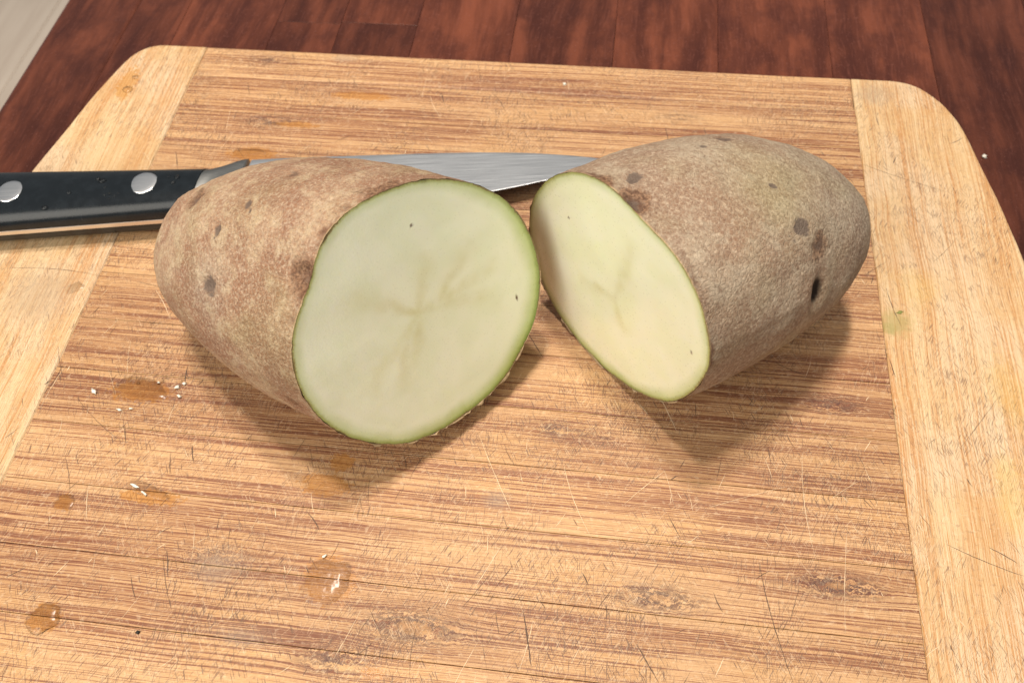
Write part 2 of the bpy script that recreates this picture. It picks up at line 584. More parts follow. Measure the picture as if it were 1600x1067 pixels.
def end_outline(xin, pts):
    top = [(xin, YB)] + pts
    bot = [(x, 2 * YC - y) for x, y in reversed(pts[:-1])] + [(xin, 2 * YC - YB)]
    # smooth the outer run a little
    o = top + bot
    q = []
    for a in range(len(o)):
        p0, p1 = o[a], o[(a + 1) % len(o)]
        q.append(p0)
        if a not in (0, len(o) - 1, len(o) - 2):
            pm, pn = o[a - 1], o[(a + 2) % len(o)]
            q.append(tuple((-pm[c] + 9 * p0[c] + 9 * p1[c] - pn[c]) / 16 for c in (0, 1)))
    return q


for xin, pts, seed in ((XL - .00003, OL, 3.3), (XR + .00003, OR, 17.9)):
    o = link('end_strip', prism(end_outline(xin, pts), TZ + .0003, .00002, .0011, 'end_strip', 3), M['bamboo_end'], board, boff, smooth=False)
    o['seed'] = seed
    o['tone'] = .62
    o['label'] = 'paler end strip with its grain running front to back'

# knife score marks: slivers pressed into the surface
SCORES = [[13.3, -83.5, 16.8, -96.9, .45], [74.6, -63.0, 82.3, -93.6, .28], [43.2, -88.4, 49.2, -97.4, .28], [62.7, -73.0, 65.1, -77.8, .3], [121.1, 16.8, 117.8, 31.9, .22],
          [-132.5, -33.3, -112.6, -46.8, .12], [-90.8, -45.6, -88.4, -51.0, .4], [-179.6, 12.6, -142.2, 12.7, .22], [115.8, 86.1, 142.8, 75.5, .2], [142.2, -56.5, 135.5, -52.8, .3],
          [27.9, -71.6, 29.8, -74.9, .3], [-41.4, 111.7, -38.9, 104.6, .3], [-21.4, 113.2, -15.1, 103.0, .25],
          [-136.6, 72.7, -132.6, 63.2, .35], [81.3, 0.4, 89.7, -3.3, .25], [-113.6, -41.5, -111.1, -47.0, .3], [3.4, 6.1, 10.7, -5.3, .25],
          [124.7, -53.1, 143.2, -59.8, .2], [-129.2, 11.7, -101.5, 6.3, .2], [132.4, -23.7, 146.0, -5.5, .15], [116.0, 5.0, 117.1, -1.7, .3], [-50.9, -62.6, -45.9, -67.8, .25],
          [-87.5, -77.9, -84.7, -84.8, .3], [45.5, 99.2, 46.9, 91.0, .3], [59.6, 100.3, 60.8, 95.4, .3], [-94.9, -85.9, -91.4, -91.7, .25], [6.1, -84.3, 7.7, -90.0, .25],
          [-101, -19, -100, -25, .4], [122.5, 111, 123, 106.5, .5], [127.5, 91, 126.0, 87.5, .4], [152.5, 103, 147, 99, .25], [134, 44, 143, 55, .18], [-120, 112, -117, 104, .2]]
LIGHTS = [[-5.4, -34.0, 6.9, -56.5, .2], [20, -40, 30, -62, .16], [88, -30, 90, -62, .16], [96, -80, 99, -50, .15], [14, -98, 16, -86, .22], [60, -50, 85, -40, .14]]
rng = random.Random(5)


def in_board(x, y):
    return -176 < x < 150 and -112 < y < 126


for n, lst, cnt in ((0, SCORES, 330), (1, LIGHTS, 300)):
    for _ in range(cnt):
        x, y = rng.uniform(-150, 146), rng.uniform(-110, 124)
        if y > 0 and rng.random() < .35:
            continue
        a = math.radians(rng.choice((64, 70, 66, 95, 100, 118, 125, 112, 40)) + rng.gauss(0, 6))
        l = rng.uniform(1.5, 6) if rng.random() < .75 else rng.uniform(6, 17)
        lst.append([x, y, x + math.cos(a) * l, y + math.sin(a) * l, rng.uniform(.07, .20) if l > 3 else rng.uniform(.12, .30)])
for lst, mat, nm, lbl in ((SCORES, 'score_dark', 'score_marks', 'dark knife score marks'), (LIGHTS, 'score_light', 'scratches', 'pale knife scratches')):
    V, Fc = [], []
    for (x0, y0, x1, y1, w) in lst:
        L = math.hypot(x1 - x0, y1 - y0)
        nx, ny = -(y1 - y0) / L, (x1 - x0) / L
        bend = rng.uniform(-.05, .05) * L
        b0 = len(V)
        N = max(3, min(14, int(L / 1.2)))
        for i in range(N + 1):
            t = i / N
            ww = w * .5 * (math.sin(math.pi * min(.98, max(.02, t))) ** .5) * rng.uniform(.45, 1.15)
            of = bend * 4 * t * (1 - t) + rng.uniform(-.06, .06)
            cx, cy = x0 + (x1 - x0) * t + nx * of, y0 + (y1 - y0) * t + ny * of
            V.append(((cx + nx * ww) / 1000, (cy + ny * ww) / 1000, .00006))
            V.append(((cx - nx * ww) / 1000, (cy - ny * ww) / 1000, .00006))
        for i in range(N):
            a = b0 + 2 * i
            Fc.append((a, a + 1, a + 3, a + 2))
    o = link(nm, mesh_of(nm, V, Fc), M[mat], board, boff)
    o['kind'] = 'stuff'
    o['label'] = lbl

# ------------------------------------------------------------------ potato halves
POT = {"L":{"x":[0.00703,-0.72563,0.3452,0.2593,-0.11529,0.09523,2.26815,2.13968,-0.00814,0.00094,0.01155,-0.04006],"C0":[-18.301,-21.448,42.504],"n":[0.70395,-0.62446,0.33838],"O":[[17.25,33.09],[19.36,31.75],[21.38,30.3],[23.33,28.74],[25.2,27.08],[26.97,25.32],[28.64,23.47],[30.19,21.52],[31.63,19.48],[32.94,17.36],[34.1,15.15],[35.1,12.87],[35.95,10.53],[36.62,8.13],[37.14,5.7],[37.5,3.23],[37.72,0.74],[37.79,-1.75],[37.73,-4.25],[37.53,-6.73],[37.17,-9.2],[36.64,-11.63],[35.95,-14.03],[35.08,-16.37],[34.07,-18.64],[32.89,-20.83],[31.53,-22.91],[29.97,-24.82],[28.22,-26.58],[26.33,-28.22],[24.36,-29.75],[22.34,-31.22],[20.27,-32.63],[18.15,-33.94],[15.96,-35.09],[13.66,-35.99],[11.28,-36.65],[8.83,-37.11],[6.36,-37.39],[3.87,-37.54],[1.37,-37.57],[-1.13,-37.49],[-3.62,-37.32],[-6.1,-37.03],[-8.57,-36.63],[-11.0,-36.08],[-13.39,-35.38],[-15.73,-34.53],[-17.99,-33.5],[-20.15,-32.28],[-22.18,-30.85],[-24.1,-29.26],[-25.9,-27.54],[-27.59,-25.71],[-29.17,-23.78],[-30.65,-21.76],[-32.01,-19.67],[-33.26,-17.51],[-34.38,-15.28],[-35.36,-12.99],[-36.19,-10.64],[-36.87,-8.24],[-37.4,-5.81],[-37.76,-3.34],[-37.93,-0.86],[-37.94,1.63],[-37.79,4.12],[-37.5,6.6],[-37.05,9.05],[-36.42,11.45],[-35.58,13.79],[-34.54,16.05],[-33.28,18.18],[-31.83,20.2],[-30.19,22.07],[-28.42,23.82],[-26.56,25.49],[-24.7,27.16],[-22.91,28.88],[-21.22,30.72],[-19.57,32.58],[-17.86,34.36],[-15.93,35.88],[-13.81,37.11],[-11.51,37.99],[-9.12,38.58],[-6.65,38.88],[-4.17,38.96],[-1.67,38.85],[0.81,38.6],[3.27,38.21],[5.72,37.69],[8.13,37.05],[10.5,36.28],[12.82,35.36],[15.07,34.3]],"star":[[[-1.55,2.45],[-7.74,9.82],[-14.59,16.68],[-20.54,20.3]],[[-1.55,2.45],[7.68,1.18],[18.8,1.0],[27.15,1.87]],[[-1.55,2.45],[-8.86,-2.21],[-19.29,-6.72],[-24.69,-9.41]],[[-1.55,2.45],[-4.49,-4.53],[-10.73,-11.52]],[[-1.55,2.45],[3.14,10.06],[6.88,18.0]],[[0.44,2.07],[10.9,-1.91],[24.02,-10.25]]],"dots":[[6.06,26.2],[27.27,-13.38]],"eyes":[[-73.46,-24.5,54.04],[-72.05,-13.08,61.67],[-63.08,-8.46,68.09],[-61.77,-11.47,68.51],[-86.59,3.81,54.05],[-42.1,-31.48,69.36],[-50.54,-46.45,34.77],[-25.8,-10.42,78.46],[-54.06,-23.77,67.46],[-64.01,-27.41,58.91],[-51.45,-40.71,55.94],[-54.36,2.44,68.74]]},"R":{"x":[-7e-05,-2.38635,0.02384,-0.13667,0.03463,0.07974,2.20216,2.09985,0.00543,-0.00273,0.00966,-0.01811],"C0":[29.14,-5.505,38.06],"n":[-0.7279,-0.68527,0.02383],"O":[[-19.76,29.64],[-17.89,31.22],[-15.92,32.66],[-13.83,33.94],[-11.66,35.05],[-9.41,36.03],[-7.1,36.83],[-4.74,37.38],[-2.34,37.6],[0.09,37.51],[2.51,37.19],[4.94,36.8],[7.37,36.44],[9.81,36.17],[12.25,35.96],[14.69,35.7],[17.09,35.28],[19.41,34.58],[21.64,33.62],[23.74,32.39],[25.72,30.96],[27.52,29.32],[29.16,27.51],[30.62,25.55],[31.94,23.5],[33.12,21.35],[34.17,19.13],[35.06,16.85],[35.78,14.51],[36.31,12.13],[36.62,9.71],[36.73,7.27],[36.64,4.82],[36.39,2.39],[36.0,-0.03],[35.5,-2.44],[34.93,-4.83],[34.28,-7.2],[33.55,-9.54],[32.7,-11.84],[31.77,-14.11],[30.73,-16.33],[29.56,-18.47],[28.23,-20.52],[26.77,-22.49],[25.19,-24.35],[23.49,-26.1],[21.65,-27.7],[19.7,-29.19],[17.68,-30.58],[15.59,-31.88],[13.45,-33.07],[11.26,-34.16],[9.0,-35.13],[6.7,-35.96],[4.35,-36.63],[1.96,-37.1],[-0.47,-37.41],[-2.91,-37.61],[-5.37,-37.78],[-7.81,-37.86],[-10.22,-37.74],[-12.6,-37.32],[-14.95,-36.67],[-17.29,-35.89],[-19.57,-35.01],[-21.75,-33.96],[-23.77,-32.63],[-25.64,-31.08],[-27.39,-29.36],[-29.01,-27.53],[-30.48,-25.59],[-31.74,-23.51],[-32.81,-21.32],[-33.74,-19.05],[-34.54,-16.73],[-35.22,-14.37],[-35.76,-11.99],[-36.13,-9.57],[-36.36,-7.13],[-36.42,-4.69],[-36.33,-2.25],[-36.05,0.18],[-35.65,2.6],[-35.12,5.0],[-34.47,7.35],[-33.61,9.63],[-32.61,11.87],[-31.53,14.08],[-30.38,16.25],[-29.14,18.37],[-27.81,20.43],[-26.39,22.43],[-24.88,24.35],[-23.26,26.19],[-21.55,27.95]],"star":[[[2.6,-1.35],[4.33,11.77],[5.42,21.94],[5.7,28.3]],[[2.6,-1.35],[-4.62,-3.19],[-12.75,-8.74]],[[2.6,-1.35],[5.03,-7.72],[10.14,-11.2]]],"dots":[[-18.7,13.39],[30.81,7.86]],"eyes":[[74.25,-0.03,63.26],[82.07,-7.64,47.73],[32.67,-5.9,75.15],[55.22,26.86,65.41],[32.49,2.73,74.86],[67.19,9.43,67.51],[80.29,-0.72,57.68],[49.72,19.17,69.61],[24.91,0.27,74.88],[49.6,-26.29,65.57],[94.8,9.37,43.82]]}}


def sph(az, el):
    return np.array([math.cos(el) * math.cos(az), math.cos(el) * math.sin(az), math.sin(el)])


def fbm(p, s, o=3):
    return mnoise.fractal(Vector((float(p[0]) * s, float(p[1]) * s, float(p[2]) * s)), 1.0, 2.0, o, noise_basis='PERLIN_ORIGINAL')


def periodic(P, n):
    """smooth closed resampling of the traced outline"""
    f = np.fft.fft(P[:, 0] + 1j * P[:, 1])
    m = len(P)
    g = np.zeros(n, complex)
    h = m // 2
    g[:h] = f[:h]
    g[-h:] = f[-h:]
    z = np.fft.ifft(g) * n / m
    return np.stack([z.real, z.imag], 1)


def potato(key, root_name, label, skin_mat, flesh_mat, pits, browns, greyf, olivef, green, forks=()):
    forks = list(forks)
    d = POT[key]
    zoff, az, el, daz, del_, L, p, kk, bx, bz, bu, fl = d['x']
    n = np.array(d['n'])
    C0 = np.array(d['C0'])
    L, bx, bz = L * 1000, bx * 1000, bz * 1000
    e1 = np.cross([0, 0, 1.], n)
    e1 /= np.linalg.norm(e1)
    e2 = np.cross(n, e1)
    NA, NTT = 320, 130
    uv = periodic(np.array(d['O']), NA)
    uv = uv * np.array([1 + .004 * fbm((q[0], q[1], 5), .28, 3) + .006 * min(0, fbm((q[0], q[1], 1), .9, 2)) for q in uv])[:, None]
    O = C0 + np.outer(uv[:, 0], e1) + np.outer(uv[:, 1], e2)
    a = -sph(az + daz, el + del_)
    side = np.cross(a, [0, 0, 1.])
    side /= np.linalg.norm(side)
    upv = np.cross(side, a)
    R0 = np.linalg.norm(O - C0, axis=1).mean()
    ts = np.sin(np.linspace(0, math.pi / 2, NTT)) ** 1.0
    rings = []
    for tt in ts:
        s = max(0.0, 1 - tt ** p) ** (1 / kk) * (1 + bu * math.sin(math.pi * tt) * (1 - tt))
        c = C0 + a * L * tt + (side * bx + np.array([0, 0, 1.]) * bz) * tt ** 2
        off = O - C0
        offp = off - np.outer(off @ a, a)
        w = min(1, tt * 1.5)
        o = off * (1 - w) + offp * w
        ru = np.linalg.norm(o, axis=1, keepdims=True)
        o = o * ((1 - .7 * w) + .7 * w * R0 / ru)
        o = o + np.outer(o @ upv, upv) * (fl * w)
        rings.append(c + o * s)
    G = np.array(rings)
    du = np.roll(G, -1, 1) - np.roll(G, 1, 1)
    dv = np.gradient(G, axis=0)
    Nn = np.cross(du, dv)
    ln = np.linalg.norm(Nn, axis=2, keepdims=True)
    Nn = np.where(ln > 1e-6, Nn / np.maximum(ln, 1e-9), a)
    if np.mean(np.sum(Nn * (G - G.mean((0, 1))), 2)) < 0:
        Nn = -Nn
    Nn[-1] = a
    flat = G.reshape(-1, 3)
    nf = Nn.reshape(-1, 3)
    disp = np.array([fbm(q, .045, 3) * .75 + fbm(q, .35, 2) * .16 for q in flat])
    tfl = np.repeat(ts, NA)
    disp *= np.clip(tfl * 14, .10, 1)
    # never push the underside through the board
    disp = np.where(flat[:, 2] < 6, np.minimum(disp, .0), disp)
    spot = np.zeros(len(flat))
    pit = np.zeros(len(flat))
    brn = np.zeros(len(flat))
    jit = np.array([fbm(q, .45, 3) for q in flat])
    for ei, (r, s) in browns.items():
        dd = flat - np.array(d['eyes'][ei])
        brn = np.maximum(brn, s * np.exp(-np.sum(dd * dd, 1) / r ** 2))
    eyes = [np.array(e) for e in d['eyes']]
    ax = a / np.linalg.norm(a)
    for ei, (depth, r, sp_, hole, aspect) in pits.items():
        dd = flat - eyes[ei]
        # lens shaped across the axis
        al = dd @ ax
        r2 = ((al * aspect) ** 2 + (np.sum(dd * dd, 1) - al ** 2)) / r ** 2
        r2c = r2
        if not hole:
            r2 = r2 * np.clip(1 + 1.2 * jit, .3, 3)
        w = np.exp(-r2)
        disp += -depth * w + (.12 if hole else .25) * depth * np.exp(-(np.sqrt(r2) - 1.6) ** 2 * 3)
        spot = np.maximum(spot, sp_ * np.exp(-r2 * .7))
        pit = np.maximum(pit, hole * np.clip(1.9 - r2c * 2.2, 0, 1))
    P = flat + nf * disp[:, None]
    P[:, 2] = np.maximum(P[:, 2] - .5 * np.clip(1 - P[:, 2] / 8, 0, 1), .05)
    # ragged peel lip on the cut
    rg = random.Random(len(label))
    Pr = P.reshape(NTT, NA, 3)
    for j in range(NA):
        q = O[j]
        rag = max(0.0, fbm(q, .22, 2) * 1.1 + fbm(q, .8, 2) * .4 - .05)
        low = np.clip((14 - q[2]) / 10, 0, 1)
        rr = (q - C0) / np.linalg.norm(q - C0)
        Pr[0, j] = q + n * (.03 + rag * (.35 + 1.2 * low)) + rr * (.06 + rag * (.35 + 1.5 * low))
        Pr[0, j, 2] = max(Pr[0, j, 2], .08)
    P = Pr.reshape(-1, 3)
    base = np.array([flat[:, 0].mean(), flat[:, 1].mean(), 0.0])
    faces = []
    for i in range(NTT - 2):
        for j in range(NA):
            j2 = (j + 1) % NA
            faces.append((i * NA + j, i * NA + j2, (i + 1) * NA + j2, (i + 1) * NA + j))
    V = list(((P[:(NTT - 1) * NA] - base) / 1000))
    V.append((G[-1].mean(0) - base) / 1000)
    tip = len(V) - 1
    for j in range(NA):
        faces.append(((NTT - 2) * NA + j, (NTT - 2) * NA + (j + 1) % NA, tip))
    me = mesh_of('skin', V, faces)
    nn = (NTT - 1) * NA

    def ext(v):
        return np.append(v[:nn], v[nn])
    attr(me, 'edge', ext(tfl * L))
    attr(me, 'spot', ext(spot))
    attr(me, 'pit', ext(pit))
    attr(me, 'brown', ext(brn))
    attr(me, 'grey', ext(np.array([min(1, max(0, greyf(q, eyes, tt))) for q, tt in zip(flat, tfl)])))
    attr(me, 'olive', ext(np.array([min(1, max(0, olivef(q, eyes, tt))) for q, tt in zip(flat, tfl)])))
    bm = bmesh.new()
    bm.from_mesh(me)
    bmesh.ops.recalc_face_normals(bm, faces=bm.faces[:])
    bm.to_mesh(me)
    bm.free()
    root = empty(root_name, base / 1000)
    tag(root, label, 'potato', 'the two halves of the cut potato')
    skin = link('skin', me, M[skin_mat], root)
    # flesh cap
    NR = 90
    rs = 1 - (1 - np.linspace(0, 1, NR)) ** 1.35
    FV, rim, ang, UV = [], [], [], []
    for r in rs[1:]:
        q = uv * r * .9992
        UV.append(q)
        rim.append(np.linalg.norm(uv, axis=1) * (1 - r))
        ang.append(np.arctan2(uv[:, 1], uv[:, 0]))
    UV = np.vstack([np.vstack(UV), [[0, 0]]])
    rim = np.append(np.concatenate(rim), 30.0)
    ang = np.append(np.concatenate(ang), 0.0)
    star = np.zeros(len(UV))
    UVw = UV + np.array([[fbm((q[0], q[1], 21), .12, 2) * .7, fbm((q[0], q[1], 47), .12, 2) * .7] for q in UV])
    for path in d['star'] + forks:
        pts = [np.array(q) for q in path]
        tot = len(pts) - 1
        for i in range(tot):
            A_, B_ = pts[i], pts[i + 1]
            ab = B_ - A_
            t = np.clip(((UVw - A_) @ ab) / (ab @ ab), 0, 1)
            dist = np.linalg.norm(UVw - A_ - np.outer(t, ab), axis=1)
            g = (i + t) / tot
            star = np.maximum(star, np.exp(-(dist / (1.3 + 2.2 * g)) ** 2) * (1 - g) ** .45 * .80)
            star = np.maximum(star, np.exp(-(dist / 4.0) ** 2) * (1 - g) * .30)
    star *= np.array([.75 + .5 * fbm((q[0], q[1], 3), .25, 3) for q in UV])
    # vascular ring: a faint line some millimetres inside the edge
    star = np.maximum(star, .05 * np.exp(-((rim - 6.5) / 1.2) ** 2))
    dot = np.zeros(len(UV))
    for i, q in enumerate(d['dots']):
        qq = UV - np.array(q)
        lens = np.array([.40, .40]) if not (key == 'L' and i == 1) else np.array([.35, 1.0])
        dot = np.maximum(dot, np.clip(1.5 - np.sum((qq / lens) ** 2, 1), 0, 1))
    grn = np.array([green(t) for t in ang])
    ripple = np.array([fbm((q[0], q[1], 9), .06, 2) * .16 + fbm((q[0] * .3, q[1] * 1.0, 2), .5, 2) * .012 for q in UV])
    ripple *= np.clip(rim / 3, 0, 1)
    FP = C0 + np.outer(UV[:, 0], e1) + np.outer(UV[:, 1], e2) + np.outer(ripple, n)
    FP[:, 2] = np.maximum(FP[:, 2], .1)
    ff = []
    for i in range(NR - 2):
        for j in range(NA):
            j2 = (j + 1) % NA
            ff.append((i * NA + j, (i + 1) * NA + j, (i + 1) * NA + j2, i * NA + j2))
    c = len(UV) - 1
    for j in range(NA):
        ff.append((c, j, (j + 1) % NA))
    me = mesh_of('flesh', (FP - base) / 1000, ff)
    for nm, v in (('rim', rim), ('green', grn), ('star', star), ('dot', dot)):
        attr(me, nm, v)
    flesh = link('flesh', me, M[flesh_mat], root)
    flesh['label'] = 'pale greenish flat cut face'
    # little torn flakes of peel standing off the lower edge
    low = [j for j in range(NA) if O[j][2] < 22]
    for j in rg.sample(low, 8):
        rr = (O[j] - C0) / np.linalg.norm(O[j] - C0)
        tan = np.cross(n, rr)
        w, h = rg.uniform(1.0, 3.4), rg.uniform(.4, 1.2)
        q = O[j] + rr * .1
        pts = []
        for s in (-1, -.3, .4, 1):
            for hh in (0, .6, 1):
                b = q + tan * (s * w + rg.uniform(-.3, .3) * w) + n * (h * .5 * hh * (1 - .8 * abs(s)) + rg.uniform(-.1, .2) * hh) + rr * (h * .9 * hh ** 1.5 * (1 - .8 * abs(s)) + .05 * hh)
                b = np.array([b[0], b[1], max(.12, b[2])])
                pts.append((b - base) / 1000)
        fs = [(i * 3 + k_, i * 3 + k_ + 1, i * 3 + k_ + 4, i * 3 + k_ + 3) for i in range(3) for k_ in range(2)]
        fo = link('peel_flake', mesh_of('peel_flake', pts, fs), M['peel'], skin)
        sol = fo.modifiers.new('thick', 'SOLIDIFY')
        sol.thickness = .00008
    return root


def near(q, e, r):
    v = q - e
    return math.exp(-(v @ v) / (r * r))


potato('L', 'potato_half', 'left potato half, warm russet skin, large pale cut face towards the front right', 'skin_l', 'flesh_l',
       {0: (.9, 2.6, .75, 0, 1.0), 1: (.6, 1.6, .8, 0, 1.4), 2: (.5, 1.2, .9, 0, 1.2), 3: (.2, .7, .6, 0, 1.2), 4: (.9, 3.0, .45, 0, .6), 5: (.9, 3.2, .42, 0, .8),
        11: (.25, 2.5, .45, 0, .7)},
       {4: (4.5, .8), 5: (5.5, .9), 7: (7.0, .75), 6: (4, .6), 11: (5, .5), 0: (4, .5)},
       lambda q, e, t: .55 * near(q, e[0], 9) + .25 * fbm(q, .05, 2) + max(0, (30 - q[2]) / 34) * .55,
       lambda q, e, t: .45 * near(q, e[10], 12) + .3 * near(q, e[2], 9) + max(0, fbm(q, .09, 2) - .1) * .5,
       lambda t: .62 + .38 * math.cos(t + .95),
       [[(5.0, 1.5), (13, 7), (21, 12)], [(-7, -1.5), (-11, -9), (-13, -18)]])
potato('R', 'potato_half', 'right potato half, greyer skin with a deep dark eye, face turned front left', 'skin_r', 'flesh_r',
       {0: (.35, 2.4, .95, 0, 1.0), 1: (1.7, 5.0, .4, 1.0, 1.9), 2: (1.3, 2.6, .55, 0, .8), 3: (.5, 1.8, .9, 0, 1.0), 4: (.3, 1.7, .85, 0, 1.0), 5: (.3, .9, .9, 0, 1),
        6: (.5, 2.6, .50, 0, .8), 7: (.35, 1.2, .7, 0, 1), 9: (.15, .8, .5, 0, 1), 10: (.2, 1.0, .5, 0, 1)},
       {2: (4.5, 1.1), 6: (4.5, .7), 8: (4.5, .7), 3: (4, .5), 9: (3, .4)},
       lambda q, e, t: .28 + .75 * max(0, t - .25) + .3 * fbm(q, .05, 2),
       lambda q, e, t: .55 * near(q, e[5], 13) + max(0, fbm(q, .07, 2)) * .4,
       lambda t: .56 + .30 * math.cos(t + 1.9))

# ------------------------------------------------------------------ kitchen knife
knife = empty('kitchen_knife', (-.11, .045, 0))
tag(knife, 'kitchen knife with black riveted handle lying behind the potato halves', 'knife')
koff = (.11, -.045, 0)


def kpart(name, me, mat, smooth=True, parent=None):
    return link(name, me, M[mat], parent or knife, koff if parent is None else None, smooth)


def near_y(x):
    return .0215 + (x + .179) * .1886 - max(0, -.200 - x) ** 2 * 1.5


def far_y(x):
    return .0455 + (x + .188) * .1040 + max(0, -.205 - x) ** 2 * 3


ZM = .0081
stations = [-.2400, -.2396, -.2385, -.2365, -.233, -.228, -.220, -.210, -.198, -.186, -.174, -.162, -.150, -.138, -.128, -.119, -.1129]


def hh(x):
    return .0080 * (1 - max(0, (-.233 - x) / .007) ** 3 * .35)


def section(x, half, N=28, inset=0.0):
    """upper or lower half of the rounded handle section at x"""
    yc, w = (near_y(x) + far_y(x)) / 2, (far_y(x) - near_y(x)) / 2 - inset
    e = 1 - max(0, (-.2335 - x) / .0068) ** 2.5 * .45
    w *= e
    h = hh(x) - inset
    pts = []
    for i in range(N + 1):
        t = math.pi * i / N
        c, s = math.cos(t), math.sin(t)
        pts.append((x, yc - w * math.copysign(abs(c) ** (2 / 2.7), c), ZM + half * (.00102 + (h - .00102) * abs(s) ** (2 / 2.7))))
    return pts


for half in (1, -1):
    V, Fc = [], []
    N = 28
    for x in stations:
        V += section(x, half)
    for i in range(len(stations) - 1):
        for j in range(N):
            a = i * (N + 1) + j
            Fc.append((a, a + 1, a + N + 2, a + N + 1))
        Fc.append((i * (N + 1), (i + 1) * (N + 1), (i + 1) * (N + 1) + N, i * (N + 1) + N))
    Fc.append(tuple(range(N + 1)))
    Fc.append(tuple(range((len(stations) - 1) * (N + 1), len(stations) * (N + 1))))
    me = mesh_of('handle_scale', V, Fc)
    bm = bmesh.new()
    bm.from_mesh(me)
    bmesh.ops.recalc_face_normals(bm, faces=bm.faces[:])
    bm.to_mesh(me)
    bm.free()
    me.set_sharp_from_angle(angle=.8)
    kpart('handle_scale', me, 'handle')
tout = [(x, section(x, 1)[0][1] - .00008) for x in stations] + [(x, section(x, 1)[-1][1] + .00008) for x in reversed(stations)]
kpart('tang', prism(tout, ZM - .0010, ZM + .0010, .0002, 'tang', 2), 'tang', False)
for (rx, ry) in ((-.2224, .0266), (-.1768, .0340), (-.1312, .0417)):
    V = [(rx, ry, ZM + .0080 + .00012)]
    Fc = []
    for k_, (r, z) in enumerate(((.0025, .0081), (.0042, .00800), (.00475, .00788), (.00485, .0070))):
        for j in range(40):
            t = 2 * math.pi * j / 40
            V.append((rx + r * math.cos(t), ry + r * math.sin(t), ZM + z))
    for j in range(40):
        Fc.append((0, 1 + j, 1 + (j + 1) % 40))
        for k_ in range(3):
            Fc.append((1 + k_ * 40 + j, 1 + (k_ + 1) * 40 + j, 1 + (k_ + 1) * 40 + (j + 1) % 40, 1 + k_ * 40 + (j + 1) % 40))
    kpart('rivet', mesh_of('rivet', V, Fc), 'rivet')
# bolster
bst = [(-.1128, near_y(-.1128), far_y(-.1128), .0079), (-.1112, .0341, .0537, .0078), (-.1092, .0345, .0554, .0070), (-.1072, .0348, .0577, .0058), (-.1052, .0352, .0602, .0045),
       (-.1035, .0355, .0618, .0034), (-.1022, .0358, .0624, .0027)]
V, Fc = [], []
N = 56
for (x, y0, y1, h) in bst:
    yc, w = (y0 + y1) / 2, (y1 - y0) / 2
    for j in range(N):
        t = 2 * math.pi * j / N
        c, s = math.cos(t), math.sin(t)
        V.append((x, yc - w * math.copysign(abs(c) ** (2 / 2.7), c), ZM + h * math.copysign(abs(s) ** (2 / 2.7), s)))
for i in range(len(bst) - 1):
    for j in range(N):
        a, b = i * N + j, i * N + (j + 1) % N
        Fc.append((a, b, b + N, a + N))
Fc.append(tuple(range(N)))
Fc.append(tuple(range((len(bst) - 1) * N, len(bst) * N)))
me = mesh_of('bolster', V, Fc)
bm = bmesh.new()
bm.from_mesh(me)
bmesh.ops.recalc_face_normals(bm, faces=bm.faces[:])
bm.to_mesh(me)
bm.free()
me.set_sharp_from_angle(angle=.8)
kpart('bolster', me, 'bolster')
# blade: spine towards the viewer, edge away
bl = [(-.1026, .0362, .0626), (-.095, .0378, .0638), (-.080, .0410, .0660), (-.062, .0447, .0685), (-.045, .0482, .0708), (-.030, .0515, .0727), (-.020, .0538, .0739), (-.013, .0556, .0746),
      (-.004, .0590, .0753), (.004, .0623, .0756), (.0115, .0650, .0757), (.019, .0676, .0755), (.026, .0700, .0749), (.032, .0720, .0742), (.036, .0731, .0736)]
cols = ((0.0, 1.0), (.02, 1.06), (.30, .80), (.70, .40), (.955, .16), (1.0, .03))
V, Fc = [], []
for i, (x, ys, ye) in enumerate(bl):
    zc = ZM - .0022 * i / (len(bl) - 1)
    th = .00085 * (1 - .6 * i / (len(bl) - 1))
    for sgn in (1, -1):
        for (f, tt) in cols:
            V.append((x + (.0012 * f if i == 0 else 0), ys + (ye - ys) * f + (.0011 if sgn < 0 and f < .1 else 0), zc + sgn * th * tt))
nc = len(cols)
for i in range(len(bl) - 1):
    for s in (0, 1):
        for j in range(nc - 1):
            a = i * 2 * nc + s * nc + j
            b = a + 2 * nc
            Fc.append((a, b, b + 1, a + 1) if s == 0 else (a, a + 1, b + 1, b))
    for j in (0, nc - 1):
        a = i * 2 * nc + j
        b = a + 2 * nc
        Fc.append((a, a + nc, b + nc, b))
for i in (0, len(bl) - 1):
    r0 = i * 2 * nc
    Fc.append(tuple(range(r0, r0 + nc)) + tuple(range(r0 + 2 * nc - 1, r0 + nc - 1, -1)))
me = mesh_of('blade', V, Fc)
bm = bmesh.new()
bm.from_mesh(me)
bmesh.ops.recalc_face_normals(bm, faces=bm.faces[:])
bm.to_mesh(me)
bm.free()
kpart('blade', me, 'blade', False)

# ------------------------------------------------------------------ water drops, crumbs, small bits
def drop_mesh(rx, ry, h, seed, name='water_drop', wob=.18):
    N, K = 40, 9
    V, Fc = [], []
    for k_ in range(K):
        r = 1 - k_ / K
        for j in range(N):
            t = 2 * math.pi * j / N
            rr = r * (1 + wob * mnoise.noise(Vector((math.cos(t) * 1.3, math.sin(t) * 1.3, seed))) * 1.6)
            z = h * (1 - r ** 3.0) ** .8
            V.append((rx * rr * math.cos(t), ry * rr * math.sin(t), z))
    V.append((0, 0, h))
    for k_ in range(K - 1):
        for j in range(N):
            a, b = k_ * N + j, k_ * N + (j + 1) % N
            Fc.append((a, b, b + N, a + N))
    for j in range(N):
        Fc.append(((K - 1) * N + j, (K - 1) * N + (j + 1) % N, K * N))
    return mesh_of(name, V, Fc)


